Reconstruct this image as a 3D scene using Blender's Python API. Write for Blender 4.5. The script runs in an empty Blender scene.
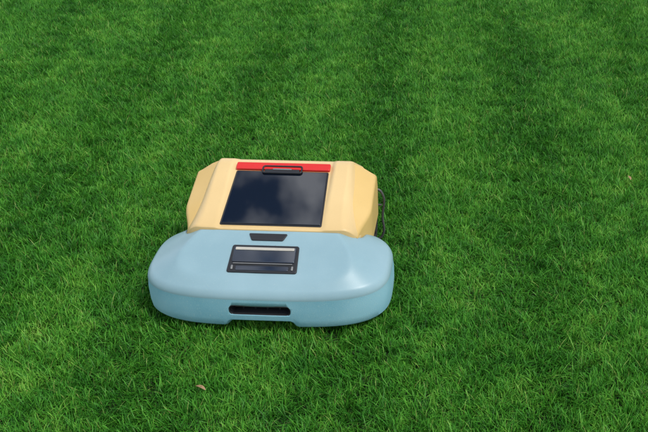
import bpy, bmesh, math, random
import numpy as np
from mathutils import Vector, Matrix, noise
random.seed(7); rng=np.random.default_rng(7)
S=bpy.context.scene
S.view_settings.view_transform='Standard'; S.view_settings.look='None'; S.view_settings.exposure=0

# ---------------- camera ----------------
cd=bpy.data.cameras.new("camera"); cam=bpy.data.objects.new("camera",cd)
S.collection.objects.link(cam); S.camera=cam
cam.location=(.265,0,1.40); cam.rotation_euler=(math.radians(59),0,0)
cd.lens=50; cd.sensor_width=36; cd.clip_end=2000; cd.clip_start=0.05; cd.shift_x=-.17

# ---------------- world / sun ----------------
SUN_EL, SUN_AZ = 58, 120
w=bpy.data.worlds.new("World"); S.world=w; w.use_nodes=True
nt=w.node_tree; N=nt.nodes; L=nt.links; N.clear()
out=N.new("ShaderNodeOutputWorld"); bg=N.new("ShaderNodeBackground")
sky=N.new("ShaderNodeTexSky"); sky.sky_type='NISHITA'; sky.sun_disc=False
sky.sun_elevation=math.radians(SUN_EL); sky.sun_rotation=math.radians(SUN_AZ)
tc=N.new("ShaderNodeTexCoord"); nz=N.new("ShaderNodeTexNoise")
nz.inputs["Scale"].default_value=8.5; nz.inputs["Detail"].default_value=6; nz.inputs["Roughness"].default_value=.52
cr=N.new("ShaderNodeValToRGB"); cr.color_ramp.elements[0].position=.47; cr.color_ramp.elements[1].position=.60
mx=N.new("ShaderNodeMix"); mx.data_type='RGBA'
mx.inputs[7].default_value=(15,15.5,16.5,1)
L.new(tc.outputs["Generated"],nz.inputs["Vector"]); L.new(nz.outputs["Fac"],cr.inputs[0])
L.new(cr.outputs[0],mx.inputs[0]); L.new(sky.outputs[0],mx.inputs[6]); L.new(mx.outputs[2],bg.inputs[0])
bg.inputs[1].default_value=.12; L.new(bg.outputs[0],out.inputs[0])
sd=bpy.data.lights.new("sun",'SUN'); sun=bpy.data.objects.new("sun",sd); S.collection.objects.link(sun)
sd.energy=2.6; sd.angle=math.radians(10); sd.color=(1,.96,.89)
az=math.radians(SUN_AZ); el=math.radians(SUN_EL)
dirv=Vector((math.sin(az)*math.cos(el),math.cos(az)*math.cos(el),math.sin(el)))
sun.rotation_euler=dirv.to_track_quat('Z','Y').to_euler(); sun.location=dirv*10

# ---------------- materials ----------------
def newmat(name):
    m=bpy.data.materials.new(name); m.use_nodes=True
    return m,m.node_tree.nodes,m.node_tree.links,m.node_tree.nodes["Principled BSDF"]
def plastic(name,c1,c2,rough=.45,spec=.4,scale=40,bump=.05,speck=None,coat=0,ior=None):
    m,n,l,b=newmat(name)
    t=n.new("ShaderNodeTexCoord"); a=n.new("ShaderNodeTexNoise"); a.inputs["Scale"].default_value=scale*.15; a.inputs["Detail"].default_value=6
    l.new(t.outputs["Object"],a.inputs["Vector"])
    r=n.new("ShaderNodeValToRGB"); r.color_ramp.elements[0].position=.35; r.color_ramp.elements[1].position=.65
    r.color_ramp.elements[0].color=(*c1,1); r.color_ramp.elements[1].color=(*c2,1)
    l.new(a.outputs["Fac"],r.inputs[0]); col=r.outputs[0]
    f=n.new("ShaderNodeTexNoise"); f.inputs["Scale"].default_value=scale*9; f.inputs["Detail"].default_value=3
    l.new(t.outputs["Object"],f.inputs["Vector"])
    if speck:
        sc,amt,thr=speck
        r2=n.new("ShaderNodeValToRGB"); r2.color_ramp.elements[0].position=thr; r2.color_ramp.elements[1].position=thr+.08
        r2.color_ramp.elements[0].color=(0,0,0,1)
        r2.color_ramp.elements[1].color=(amt,amt,amt,1)
        l.new(f.outputs["Fac"],r2.inputs[0])
        m2=n.new("ShaderNodeMix"); m2.data_type='RGBA'; m2.inputs[7].default_value=(*sc,1)
        l.new(r2.outputs[0],m2.inputs[0]); l.new(col,m2.inputs[6]); col=m2.outputs[2]
    l.new(col,b.inputs["Base Color"])
    b.inputs["Roughness"].default_value=rough; b.inputs["Specular IOR Level"].default_value=spec
    b.inputs["Coat Weight"].default_value=coat; b.inputs["Coat Roughness"].default_value=.12
    if ior: b.inputs["IOR"].default_value=ior
    if bump:
        bp=n.new("ShaderNodeBump"); bp.inputs["Strength"].default_value=bump; bp.inputs["Distance"].default_value=.001
        l.new(f.outputs["Fac"],bp.inputs["Height"]); l.new(bp.outputs[0],b.inputs["Normal"])
    return m
BLUE=plastic("blue_shell",(.21,.335,.375),(.25,.38,.42),.38,.45,40,.10,((.42,.48,.42),.2,.62))
BLUE2=plastic("blue_bumper",(.17,.38,.455),(.24,.455,.525),.6,.3,50,.5,((.42,.55,.5),.4,.58))
CREAM=plastic("cream_shell",(.60,.42,.185),(.67,.48,.225),.4,.4,30,.06,((.45,.35,.18),.3,.64))
CREAM2=plastic("yellow_guard_shaded",(.56,.37,.12),(.62,.42,.15),.45,.4,30,.06,((.4,.3,.13),.3,.64))  # yellower cream, also darkened to put the flank's shade into the colour
RED=plastic("red_plastic",(.55,.012,.01),(.62,.02,.015),.35,.5,30,.03)
BLACK=plastic("black_plastic",(.012,.013,.015),(.02,.021,.024),.4,.4,40,.1)
RUBBER=plastic("rubber",(.018,.018,.017),(.04,.04,.035),.8,.3,40,.5)
METAL=plastic("wheel_metal",(.25,.25,.24),(.35,.34,.32),.4,.5,40,.1); METAL.node_tree.nodes["Principled BSDF"].inputs["Metallic"].default_value=.8
DMETAL=plastic("dark_steel",(.05,.05,.05),(.09,.09,.085),.45,.5,40,.1)
GLASS=plastic("dark_glass",(.001,.003,.008),(.002,.005,.012),.03,.5,5,0,None,0,1.65)
DISP=plastic("display_glass",(.004,.009,.02),(.006,.014,.03),.05,.5,60,0,None,0,1.75)
PALE=plastic("pale_reflection",(.34,.32,.27),(.5,.47,.40),.3,.5,60,.02)  # pale reflection on the display lid, put into a colour

# ---------------- mower ----------------
mower=bpy.data.objects.new("robotic_lawn_mower",None); S.collection.objects.link(mower)
mower.location=(-.157,1.748,0); mower.rotation_euler=(0,0,math.radians(-3.0))
def addmesh(name,verts,faces,mats,smooth=True,angle=40,midx=None,parent=mower):
    me=bpy.data.meshes.new(name); me.from_pydata([tuple(v) for v in verts],[],faces); me.update()
    ob=bpy.data.objects.new(name,me); S.collection.objects.link(ob)
    for m in (mats if isinstance(mats,(list,tuple)) else [mats]): me.materials.append(m)
    if midx: me.polygons.foreach_set("material_index",midx)
    bm=bmesh.new(); bm.from_mesh(me); bmesh.ops.recalc_face_normals(bm,faces=bm.faces); bm.to_mesh(me); bm.free()
    if smooth:
        me.shade_smooth(); me.set_sharp_from_angle(angle=math.radians(angle))
    if parent: ob.parent=parent
    return ob
def smin(a,b,k):
    h=np.clip(.5+.5*(b-a)/k,0,1); return b*(1-h)+a*h-k*h*(1-h)
def sstep(a,b,x):
    t=np.clip((x-a)/(b-a),0,1); return t*t*(3-2*t)
def shell(name,cx,cy,hw,ef,eb,nf,nb,H,skirt,mats,nth=220,nr=70):
    th=np.linspace(0,2*np.pi,4000,endpoint=False)
    c,s=np.cos(th),np.sin(th)
    nn=np.where(s<0,nf,nb); ext=np.where(s<0,ef,eb)
    ox=hw*np.sign(c)*np.abs(c)**(2/nn); oy=ext*np.sign(s)*np.abs(s)**(2/nn)
    X=np.append(ox,ox[0]);Y=np.append(oy,oy[0]); dl=np.hypot(np.diff(X),np.diff(Y)); cum=np.append(0,np.cumsum(dl))
    u=np.linspace(0,cum[-1],nth,endpoint=False); ox=np.interp(u,cum,X); oy=np.interp(u,cum,Y)
    R=np.hypot(ox,oy)
    rh=(1-(1-np.linspace(0,1,nr+1)[1:])**1.7)
    V=[(cx,cy,float(H(np.array([cx]),np.array([cy]),np.array([.2]))[0]))]; F=[]; M=[]
    for r in rh:
        x=cx+ox*r; y=cy+oy*r; z=H(x,y,(1-r)*R)
        V+=list(zip(x,y,z))
    zr=z; rings=nr
    for (f,off) in skirt[1]:
        zb=skirt[0](cx+ox,cy+oy)
        x=cx+ox*(1-off/np.maximum(R,.05)); y=cy+oy*(1-off/np.maximum(R,.05)); z=zr*(1-f)+zb*f
        V+=list(zip(x,y,z)); rings+=1
    V.append((cx,cy,float(np.max(z)))); last=len(V)-1
    for i in range(nth):
        j=(i+1)%nth; F.append((0,1+i,1+j)); M.append(0)
    for k in range(rings-1):
        a=1+k*nth; b=a+nth; mi=1 if k>=nr-1 else 0
        for i in range(nth):
            j=(i+1)%nth; F.append((a+i,b+i,b+j,a+j)); M.append(mi)
    a=1+(rings-1)*nth
    for i in range(nth):
        j=(i+1)%nth; F.append((a+i,last,a+j)); M.append(1)
    return addmesh(name,V,F,mats,True,35,M)

def Hblue(x,y,e):
    zc=.143+(y-.02)*.43
    r=.014; ee=np.clip(e,0,r)
    zw=.112+np.sqrt(np.maximum(2*r*ee-ee*ee,0))+.60*e
    z=smin(zc,zw,.004)
    z=smin(z,.205-(y-.168)*1.1+0*x,.003)
    wing=sstep(.215,.235,np.abs(x))
    z2=smin(zc,zw,.004)
    z2=smin(z2,.200-(y-.20)*.9,.006)
    return z*(1-wing)+z2*wing
def Bblue(x,y):
    return .032+.016*(1-sstep(.075,.092,np.abs(x)))*(y<.1)
blue=shell("front_cover",0,.165,.307,.165,.150,3.3,3.1,Hblue,(Bblue,[(.08,0),(.3,-.002),(.7,-.002),(.92,.0),(1,.006)]),[BLUE,BLUE2])
blue.data.materials.append(BLACK)
def rbox(name,w,l,t,r,loc,tilt,mat,bev=.0015,seg=6,taper=1.0,ztilt=0,parent=mower):
    pts=[]
    for (sx,sy,a0) in ((1,1,0),(-1,1,90),(-1,-1,180),(1,-1,270)):
        for k in range(seg+1):
            a=math.radians(a0+90*k/seg)
            x=sx*(w/2-r)+r*math.cos(a); y=sy*(l/2-r)+r*math.sin(a)
            x*= 1+(taper-1)*(.5-y/l)
            pts.append((x,y))
    n=len(pts); V=[(x,y,-t/2) for x,y in pts]+[(x,y,t/2) for x,y in pts]
    F=[tuple(range(n))[::-1],tuple(range(n,2*n))]+[(i,(i+1)%n,n+(i+1)%n,n+i) for i in range(n)]
    ob=addmesh(name,V,F,mat,True,40,parent=parent)
    ob.location=loc; ob.rotation_euler=(tilt,0,ztilt)
    if bev:
        m=ob.modifiers.new("b",'BEVEL'); m.width=bev; m.segments=2; m.limit_method='ANGLE'
    return ob
def boolcut(ob,cut):
    bpy.context.view_layer.update()
    m=ob.modifiers.new("c",'BOOLEAN'); m.operation='DIFFERENCE'; m.object=cut; m.solver='EXACT'
    try: m.material_mode='TRANSFER'
    except Exception: pass
    bpy.context.view_layer.objects.active=ob
    bpy.ops.object.modifier_apply(modifier=m.name)
    bpy.data.objects.remove(cut,do_unlink=True)
cut=rbox("cut",.148,.025,.06,.010,(0,0.002,.083),math.radians(90),BLACK,0)
boolcut(blue,cut)
rbox("vent_grille",.13,.005,.004,.002,(0,.018,.083),math.radians(90),METAL,.0008)
for i,xx in enumerate((-.045,-.015,.015,.045)):
    rbox("vent_rib_%d"%(i+1),.004,.020,.004,.0015,(xx,.021,.083),math.radians(90),BLACK,.0005)
def ring(name,w,l,r,wid,t,loc,tilt,mat,seg=8):
    def loop(w,l,r):
        p=[]
        for (sx,sy,a0) in ((1,1,0),(-1,1,90),(-1,-1,180),(1,-1,270)):
            for k in range(seg+1):
                a=math.radians(a0+90*k/seg); p.append((sx*(w/2-r)+r*math.cos(a),sy*(l/2-r)+r*math.sin(a)))
        return p
    o=loop(w,l,r); i_=loop(w-2*wid,l-2*wid,max(r-wid,.0005)); n=len(o)
    V=[(x,y,-t/2) for x,y in o]+[(x,y,t/2) for x,y in o]+[(x,y,t/2) for x,y in i_]+[(x,y,-t/2) for x,y in i_]
    F=[]
    for k in range(4):
        a=k*n; b=((k+1)%4)*n
        for i in range(n):
            j=(i+1)%n; F.append((a+i,a+j,b+j,b+i))
    ob=addmesh(name,V,F,mat,True,40); ob.location=loc; ob.rotation_euler=(tilt,0,0)
    m=ob.modifiers.new("b",'BEVEL'); m.width=.0008; m.segments=2; m.limit_method='ANGLE'
    return ob
ring("vent_lip",.152,.029,.012,.003,.010,(0,.0035,.083),math.radians(90),BLACK)

T=math.atan(.43); ct,st=math.cos(T),math.sin(T)
def onb(x,y,h):
    return (x,y-st*h,.143+(y-.02)*.43+ct*h)
rbox("display_housing",.166,.080,.009,.006,onb(0,.088,-.001),T,BLACK,.002,taper=1.04)
rbox("display_lid",.154,.044,.006,.003,onb(0,.098,.003),T,DISP,.0015)
rbox("display_reflection",.146,.008,.003,.002,onb(0,.1125,.0062),T,PALE,.0006)  # pale strip standing in for the reflection along the lid's top
rbox("display_trim",.146,.0022,.004,.0009,onb(0,.0735,.0045),T,METAL,.0004)
rbox("key_strip",.130,.013,.004,.003,onb(0,.062,.0030),T,DISP,.001)
for i,s_ in enumerate((-1,1)):
    rbox("hinge_%d"%(i+1),.005,.012,.006,.002,onb(s_*.074,.063,.0035),T,METAL,.001)
rbox("sensor_window",.098,.021,.004,.004,onb(0,.148,.001),T,BLACK,.001,taper=.80)

HW=.226
def Hyel(x,y,e):
    ax=np.abs(x)
    zt=.2085+.30*(y-.168)
    grow=sstep(.18,.40,y)
    sh=sstep(.127,.142,ax)*(.003+.005*grow)
    zt=zt+sh-.0015*(1-sstep(.126,.136,ax))*sstep(.172,.18,y)
    zr=.286-.8*(y-.41)+0*x
    z=smin(zt,zr,.030)
    zs=.176+(HW-ax)*(1.35+1.0*grow)
    z=smin(z,zs,.024)
    r=.008; ee=np.clip(e,0,r)
    rim=np.sqrt(np.maximum(2*r*ee-ee*ee,0))-r
    fr=1-sstep(.168,.19,y)
    return z+rim*(.35*fr+1-fr)
yel=shell("rear_cover",0,.365,HW,.196,.195,11,2.7,Hyel,(lambda x,y:.085+0*x,[(.1,0),(.9,0),(1,.006)]),[CREAM,CREAM],260,110)
under=shell("chassis",0,.30,.19,.24,.22,4,4,lambda x,y,e:.13+0*x+np.clip(e,0,.02),(lambda x,y:.035+0*x,[(.5,0),(1,.01)]),[BLACK,BLACK],80,12)
T2=math.atan(.30)
def ony(x,y,h):
    return (x,y-math.sin(T2)*h,.207+.30*(y-.168)+math.cos(T2)*h)
rbox("solar_panel_frame",.247,.193,.004,.004,ony(0,.274,.0005),T2,BLACK,.001,taper=1.05)
rbox("solar_panel",.240,.186,.004,.003,ony(0,.274,.003),T2,GLASS,.001,taper=1.05)
rbox("red_bar",.252,.025,.009,.004,ony(0,.381,.003),T2,RED,.002)
ring("handle_frame",.108,.028,.008,.004,.005,ony(0,.367,.0078),T2,BLACK)
rbox("handle_grip",.092,.010,.006,.003,ony(0,.362,.007),T2,BLACK,.001)
rbox("handle_latch",.05,.004,.004,.0015,ony(0,.366,.0095),T2,METAL,.0006)

def guard(side):
    nsec=36; V=[];F=[]
    for k in range(nsec):
        y=.185+.232*k/(nsec-1); u=k/(nsec-1)
        zt=.184+.262*(y-.185); fl=float(sstep(0,.45,u))
        ow=.220+.025*fl
        edge=.008*float(1-sstep(0,.06,1-u))
        P=[(.165,zt+.010)]
        top=[(.186,zt+.020*fl+.004),(.204,zt+.012*fl+.004)]
        r=.014
        for q in range(8):
            a=math.radians(72-72*q/7); top.append((ow-r+r*math.cos(a),zt+.004-r+r*math.sin(a)-edge))
        P+=top+[(ow+.001,zt-.045),(ow,.115),(ow-.006,.115),(ow-.007,zt-.045),(ow-.012,zt-.014),(.165,zt-.010)]
        V+=[(side*a,y,b) for a,b in P]
    n=len(P)
    for k in range(nsec-1):
        for i in range(n):
            j=(i+1)%n; F.append((k*n+i,k*n+j,(k+1)*n+j,(k+1)*n+i))
    F.append(tuple(range(n))); F.append(tuple((nsec-1)*n+i for i in range(n)))
    return addmesh("wheel_guard_%s"%("right" if side>0 else "left"),V,F,CREAM2,True,50)
guard(1);guard(-1)
def rod(name,pts_,r,mat):
    c=bpy.data.curves.new(name,'CURVE'); c.dimensions='3D'; c.bevel_depth=r; c.bevel_resolution=3; c.use_fill_caps=True
    s_=c.splines.new('BEZIER'); s_.bezier_points.add(len(pts_)-1)
    for bp,p in zip(s_.bezier_points,pts_):
        bp.co=p; bp.handle_left_type=bp.handle_right_type='AUTO'
    c.materials.append(mat); ob=bpy.data.objects.new(name,c); S.collection.objects.link(ob); ob.parent=mower
for side,nm in ((1,"right"),(-1,"left")):
    rod("guard_bracket_%s"%nm,[(side*.20,.423,.188),(side*.240,.423,.190),(side*.254,.423,.182),(side*.256,.423,.10),(side*.254,.423,.040),(side*.240,.423,.028),(side*.19,.423,.030)],.0034,DMETAL)
    rod("guard_brace_%s"%nm,[(side*.22,.423,.140),(side*.255,.423,.140)],.0026,DMETAL)
def wheel(side):
    V=[];F=[];n=64
    prof=[(.001,.064),(.0,.080),(.002,.083),(.018,.083),(.020,.080),(.019,.064)]
    m=len(prof)
    for i in range(n):
        a=2*math.pi*i/n
        for (px,pr) in prof: V.append((px,pr*math.cos(a),pr*math.sin(a)))
    for i in range(n):
        for k in range(m):
            F.append((i*m+k,i*m+(k+1)%m,((i+1)%n)*m+(k+1)%m,((i+1)%n)*m+k))
    mi=[0]*len(F)
    def box(xs,rs,ds,aa,mt):
        b=len(V)
        for xx in xs:
            for rr in rs:
                for d in ds: V.append((xx,rr*math.cos(aa)-d*math.sin(aa),rr*math.sin(aa)+d*math.cos(aa)))
        for f in ((0,1,3,2),(4,6,7,5),(0,4,5,1),(2,3,7,6),(0,2,6,4),(1,5,7,3)):
            F.append(tuple(b+q for q in f)); mi.append(mt)
    for i in range(30): box((.001,.019),(.080,.088),(-.003,.003),2*math.pi*i/30,0)
    def cyl(r,x0,x1,seg=32):
        b=len(V)
        for xx in (x0,x1):
            for i in range(seg):
                a=2*math.pi*i/seg; V.append((xx,r*math.cos(a),r*math.sin(a)))
        F.append(tuple(b+i for i in range(seg))); mi.append(1); F.append(tuple(b+seg+i for i in range(seg))); mi.append(1)
        for i in range(seg):
            j=(i+1)%seg; F.append((b+i,b+j,b+seg+j,b+seg+i)); mi.append(1)
    cyl(.014,-.06,.019)
    for i in range(7): box((.006,.014),(.010,.066),(-.004,.004),2*math.pi*i/7+.3,1)
    V=[(side*x,y,z) for x,y,z in V]
    ob=addmesh("wheel_%s"%("right" if side>0 else "left"),V,F,[RUBBER,METAL],True,35,mi)
    ob.location=(side*.216,.395,.090)
wheel(1);wheel(-1)

# ---------------- ground ----------------
def ground_mat():
    m,n,l,b=newmat("soil_and_far_grass")
    g=n.new("ShaderNodeNewGeometry")
    a=n.new("ShaderNodeTexNoise"); a.inputs["Scale"].default_value=60; a.inputs["Detail"].default_value=8
    c=n.new("ShaderNodeTexNoise"); c.inputs["Scale"].default_value=1.3; c.inputs["Detail"].default_value=5
    l.new(g.outputs["Position"],a.inputs["Vector"]); l.new(g.outputs["Position"],c.inputs["Vector"])
    r=n.new("ShaderNodeValToRGB"); r.color_ramp.elements[0].color=(.012,.028,.006,1); r.color_ramp.elements[1].color=(.035,.10,.014,1)
    r.color_ramp.elements[0].position=.35; r.color_ramp.elements[1].position=.7
    l.new(a.outputs["Fac"],r.inputs[0])
    mm=n.new("ShaderNodeMix"); mm.data_type='RGBA'; mm.blend_type='MULTIPLY'; mm.inputs[0].default_value=.5
    l.new(r.outputs[0],mm.inputs[6]); l.new(c.outputs["Fac"],mm.inputs[7]); l.new(mm.outputs[2],b.inputs["Base Color"])
    b.inputs["Roughness"].default_value=.95
    return m
addmesh("ground",[(-400,-400,0),(400,-400,0),(400,400,0),(-400,400,0)],[(0,1,2,3)],ground_mat(),False,parent=None)

# ---------------- grass ----------------
def grass_mat():
    m,n,l,b=newmat("grass_blades")
    g=n.new("ShaderNodeNewGeometry")
    ah=n.new("ShaderNodeAttribute"); ah.attribute_name="bh"
    ar=n.new("ShaderNodeAttribute"); ar.attribute_name="br"
    at=n.new("ShaderNodeAttribute"); at.attribute_name="tint"; at.attribute_type='INSTANCER'
    def noi(sc,det):
        a=n.new("ShaderNodeTexNoise"); a.inputs["Scale"].default_value=sc; a.inputs["Detail"].default_value=det
        l.new(g.outputs["Position"],a.inputs["Vector"]); return a.outputs["Fac"]
    def math_(op,a,b_):
        x=n.new("ShaderNodeMath"); x.operation=op
        for i,v in enumerate((a,b_)):
            if isinstance(v,(int,float)): x.inputs[i].default_value=v
            else: l.new(v,x.inputs[i])
        return x.outputs[0]
    big=noi(2.2,3); mid=noi(12,3)
    f=math_('ADD',math_('MULTIPLY',big,.40),math_('MULTIPLY',mid,.85))
    f=math_('ADD',math_('SUBTRACT',f,.315),math_('MULTIPLY',ar.outputs["Fac"],.48))
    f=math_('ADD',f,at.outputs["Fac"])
    r=n.new("ShaderNodeValToRGB"); e=r.color_ramp.elements
    e[0].position=.15; e[0].color=(.018,.110,.009,1)
    e[1].position=.95; e[1].color=(.25,.50,.065,1)
    x=e.new(.5); x.color=(.054,.26,.020,1)
    x=e.new(.75); x.color=(.12,.385,.034,1)
    l.new(f,r.inputs[0])
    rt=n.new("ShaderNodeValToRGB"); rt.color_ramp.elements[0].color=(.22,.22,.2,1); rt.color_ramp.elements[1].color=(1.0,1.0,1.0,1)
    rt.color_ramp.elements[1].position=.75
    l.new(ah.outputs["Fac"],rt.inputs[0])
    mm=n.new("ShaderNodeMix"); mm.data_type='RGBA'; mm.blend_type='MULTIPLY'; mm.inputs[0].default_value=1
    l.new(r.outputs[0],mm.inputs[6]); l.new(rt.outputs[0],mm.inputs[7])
    d=n.new("ShaderNodeValToRGB"); d.color_ramp.interpolation='CONSTANT'; d.color_ramp.elements[0].color=(0,0,0,1)
    d.color_ramp.elements[1].position=.975; d.color_ramp.elements[1].color=(.8,.8,.8,1)
    l.new(ar.outputs["Fac"],d.inputs[0])
    m3=n.new("ShaderNodeMix"); m3.data_type='RGBA'; m3.inputs[7].default_value=(.28,.34,.09,1)
    l.new(d.outputs[0],m3.inputs[0]); l.new(mm.outputs[2],m3.inputs[6])
    l.new(m3.outputs[2],b.inputs["Base Color"]); b.inputs["Roughness"].default_value=.45; b.inputs["Specular IOR Level"].default_value=.22
    t=n.new("ShaderNodeBsdfTranslucent"); l.new(m3.outputs[2],t.inputs[0])
    ms=n.new("ShaderNodeMixShader"); ms.inputs[0].default_value=.25
    l.new(b.outputs[0],ms.inputs[1]); l.new(t.outputs[0],ms.inputs[2])
    l.new(ms.outputs[0],n["Material Output"].inputs[0])
    return m
GM=grass_mat()
tiles=bpy.data.collections.new("grass_tufts")
RAD=.13
def tile(idx,nb):
    rr=RAD*np.sqrt(rng.random(nb)); aa=rng.random(nb)*2*np.pi
    bx=rr*np.cos(aa); by=rr*np.sin(aa)
    off=idx*13.7
    nd=np.array([noise.noise(Vector((x*24+off,y*24,0))) for x,y in zip(bx,by)])
    nh=np.array([noise.noise(Vector((x*36+off,y*36,5))) for x,y in zip(bx,by)])
    laid=rng.random(nb)<.28
    az=nd*5+rng.normal(0,1.0,nb)
    h=(.026+.020*nh)*rng.uniform(.6,1.3,nb)
    lean=np.abs(rng.normal(.5,.3,nb))
    lean=np.where(laid,rng.uniform(.9,1.7,nb),lean)
    up=np.where(laid,rng.uniform(.35,.75,nb),1.0)
    wd=rng.uniform(.0013,.0025,nb)
    tw=az+np.pi/2+rng.normal(0,.6,nb)
    levels=[(0,.9),(.38,1.0),(.74,.72)]
    V=np.zeros((nb,7,3)); Hh=np.zeros((nb,7))
    dx,dy=np.cos(az),np.sin(az); wx,wy=np.cos(tw),np.sin(tw)
    def P(t):
        q=lean*h*t**1.7
        return bx+dx*q, by+dy*q, h*up*(t-.18*lean.clip(0,1.2)*t**3)
    for k,(t,ws) in enumerate(levels):
        x,y,z=P(t)
        for s_ in (0,1):
            sg=(-1,1)[s_]*.5*wd*ws
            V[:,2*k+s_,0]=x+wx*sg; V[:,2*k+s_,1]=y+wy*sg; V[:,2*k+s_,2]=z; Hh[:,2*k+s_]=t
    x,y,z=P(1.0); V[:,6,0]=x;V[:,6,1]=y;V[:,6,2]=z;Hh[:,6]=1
    me=bpy.data.meshes.new("tuft_mesh_%d"%idx)
    F=[]
    for b in (np.arange(nb)*7).tolist():
        F+= [(b,b+1,b+3,b+2),(b+2,b+3,b+5,b+4),(b+4,b+5,b+6)]
    me.from_pydata(V.reshape(-1,3).tolist(),[],F)
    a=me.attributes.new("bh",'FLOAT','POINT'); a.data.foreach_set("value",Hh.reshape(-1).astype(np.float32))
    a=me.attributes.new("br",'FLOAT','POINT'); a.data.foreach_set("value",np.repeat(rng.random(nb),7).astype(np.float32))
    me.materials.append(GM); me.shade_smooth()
    ob=bpy.data.objects.new("tuft_%d"%idx,me); tiles.objects.link(ob)
for i in range(10): tile(i,1350)
pts=[];rot=[];scl=[];tint=[]
sp=.12
for i in range(-34,34):
    for j in range(0,60):
        x=i*sp+random.uniform(-.025,.025); y=j*sp+random.uniform(-.025,.025)
        s_=1+.14*noise.noise(Vector((x*1.7,y*1.7,3)))+.14*noise.noise(Vector((x*5,y*5,9)))
        wob=.03*noise.noise(Vector((x*.5,y*1.5,1)))
        tr=0
        if y>2.1:
            for tx in (-.06,.12,.62):
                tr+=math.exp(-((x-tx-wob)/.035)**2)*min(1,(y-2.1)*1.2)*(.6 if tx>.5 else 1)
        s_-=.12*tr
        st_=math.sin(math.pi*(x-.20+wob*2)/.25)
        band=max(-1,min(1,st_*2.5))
        r_=math.pi/2 if st_>0 else -math.pi/2
        r_+=random.gauss(0,.6)+.9*noise.noise(Vector((x*1.3,y*1.3,30)))
        pts.append((x,y,0)); rot.append(r_); scl.append(s_)
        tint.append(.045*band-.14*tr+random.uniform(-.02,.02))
me=bpy.data.meshes.new("lawn_grass"); me.from_pydata(pts,[],[])
for nm,ar_ in (("rot",rot),("scl",scl),("tint",tint)):
    a=me.attributes.new(nm,'FLOAT','POINT'); a.data.foreach_set("value",ar_)
lawn=bpy.data.objects.new("lawn_grass",me); S.collection.objects.link(lawn)
ng=bpy.data.node_groups.new("scatter",'GeometryNodeTree')
ng.interface.new_socket("Geometry",in_out='INPUT',socket_type='NodeSocketGeometry')
ng.interface.new_socket("Geometry",in_out='OUTPUT',socket_type='NodeSocketGeometry')
n=ng.nodes; l=ng.links
gi=n.new("NodeGroupInput"); go=n.new("NodeGroupOutput")
iop=n.new("GeometryNodeInstanceOnPoints"); ci=n.new("GeometryNodeCollectionInfo")
ci.inputs["Collection"].default_value=tiles; ci.inputs["Separate Children"].default_value=True; ci.inputs["Reset Children"].default_value=True
iop.inputs["Pick Instance"].default_value=True
ar=n.new("GeometryNodeInputNamedAttribute"); ar.data_type='FLOAT'; ar.inputs["Name"].default_value="rot"
asc=n.new("GeometryNodeInputNamedAttribute"); asc.data_type='FLOAT'; asc.inputs["Name"].default_value="scl"
cx=n.new("ShaderNodeCombineXYZ"); cs=n.new("ShaderNodeCombineXYZ"); cs.inputs[0].default_value=1; cs.inputs[1].default_value=1
ri=n.new("FunctionNodeRandomValue"); ri.data_type='INT'
ri.inputs[4].default_value=0; ri.inputs[5].default_value=9
l.new(gi.outputs[0],iop.inputs["Points"]); l.new(ci.outputs[0],iop.inputs["Instance"])
l.new(ar.outputs[0],cx.inputs[2]); l.new(cx.outputs[0],iop.inputs["Rotation"])
l.new(asc.outputs[0],cs.inputs[2]); l.new(cs.outputs[0],iop.inputs["Scale"])
l.new(ri.outputs[2],iop.inputs["Instance Index"])
l.new(iop.outputs[0],go.inputs[0])
md=lawn.modifiers.new("scatter",'NODES'); md.node_group=ng

# ---------------- dry leaves ----------------
LEAF=plastic("dry_leaf",(.22,.12,.06),(.38,.24,.14),.7,.2,60,.3)
def leaf(x,y,z,s_,rz):
    V=[];F=[];k=9
    for i in range(k):
        t=i/(k-1); wd=.42*math.sin(math.pi*min(1,t*.97+.03))**.8
        for c in (-1,0,1): V.append((c*wd*s_,(t-.5)*2*s_,s_*(.25*abs(c)*wd*1.2+.25*math.sin(t*3))))
    for i in range(k-1):
        for c in (0,1): F.append((i*3+c,i*3+c+1,i*3+c+4,i*3+c+3))
    ob=addmesh("dry_leaf",V,F,LEAF,True,80,parent=None); ob.location=(x,y,z); ob.rotation_euler=(.2,.25,rz)
leaf(-.26,1.534,.027,.013,1.3)
leaf(.886,2.52,.028,.011,.4)
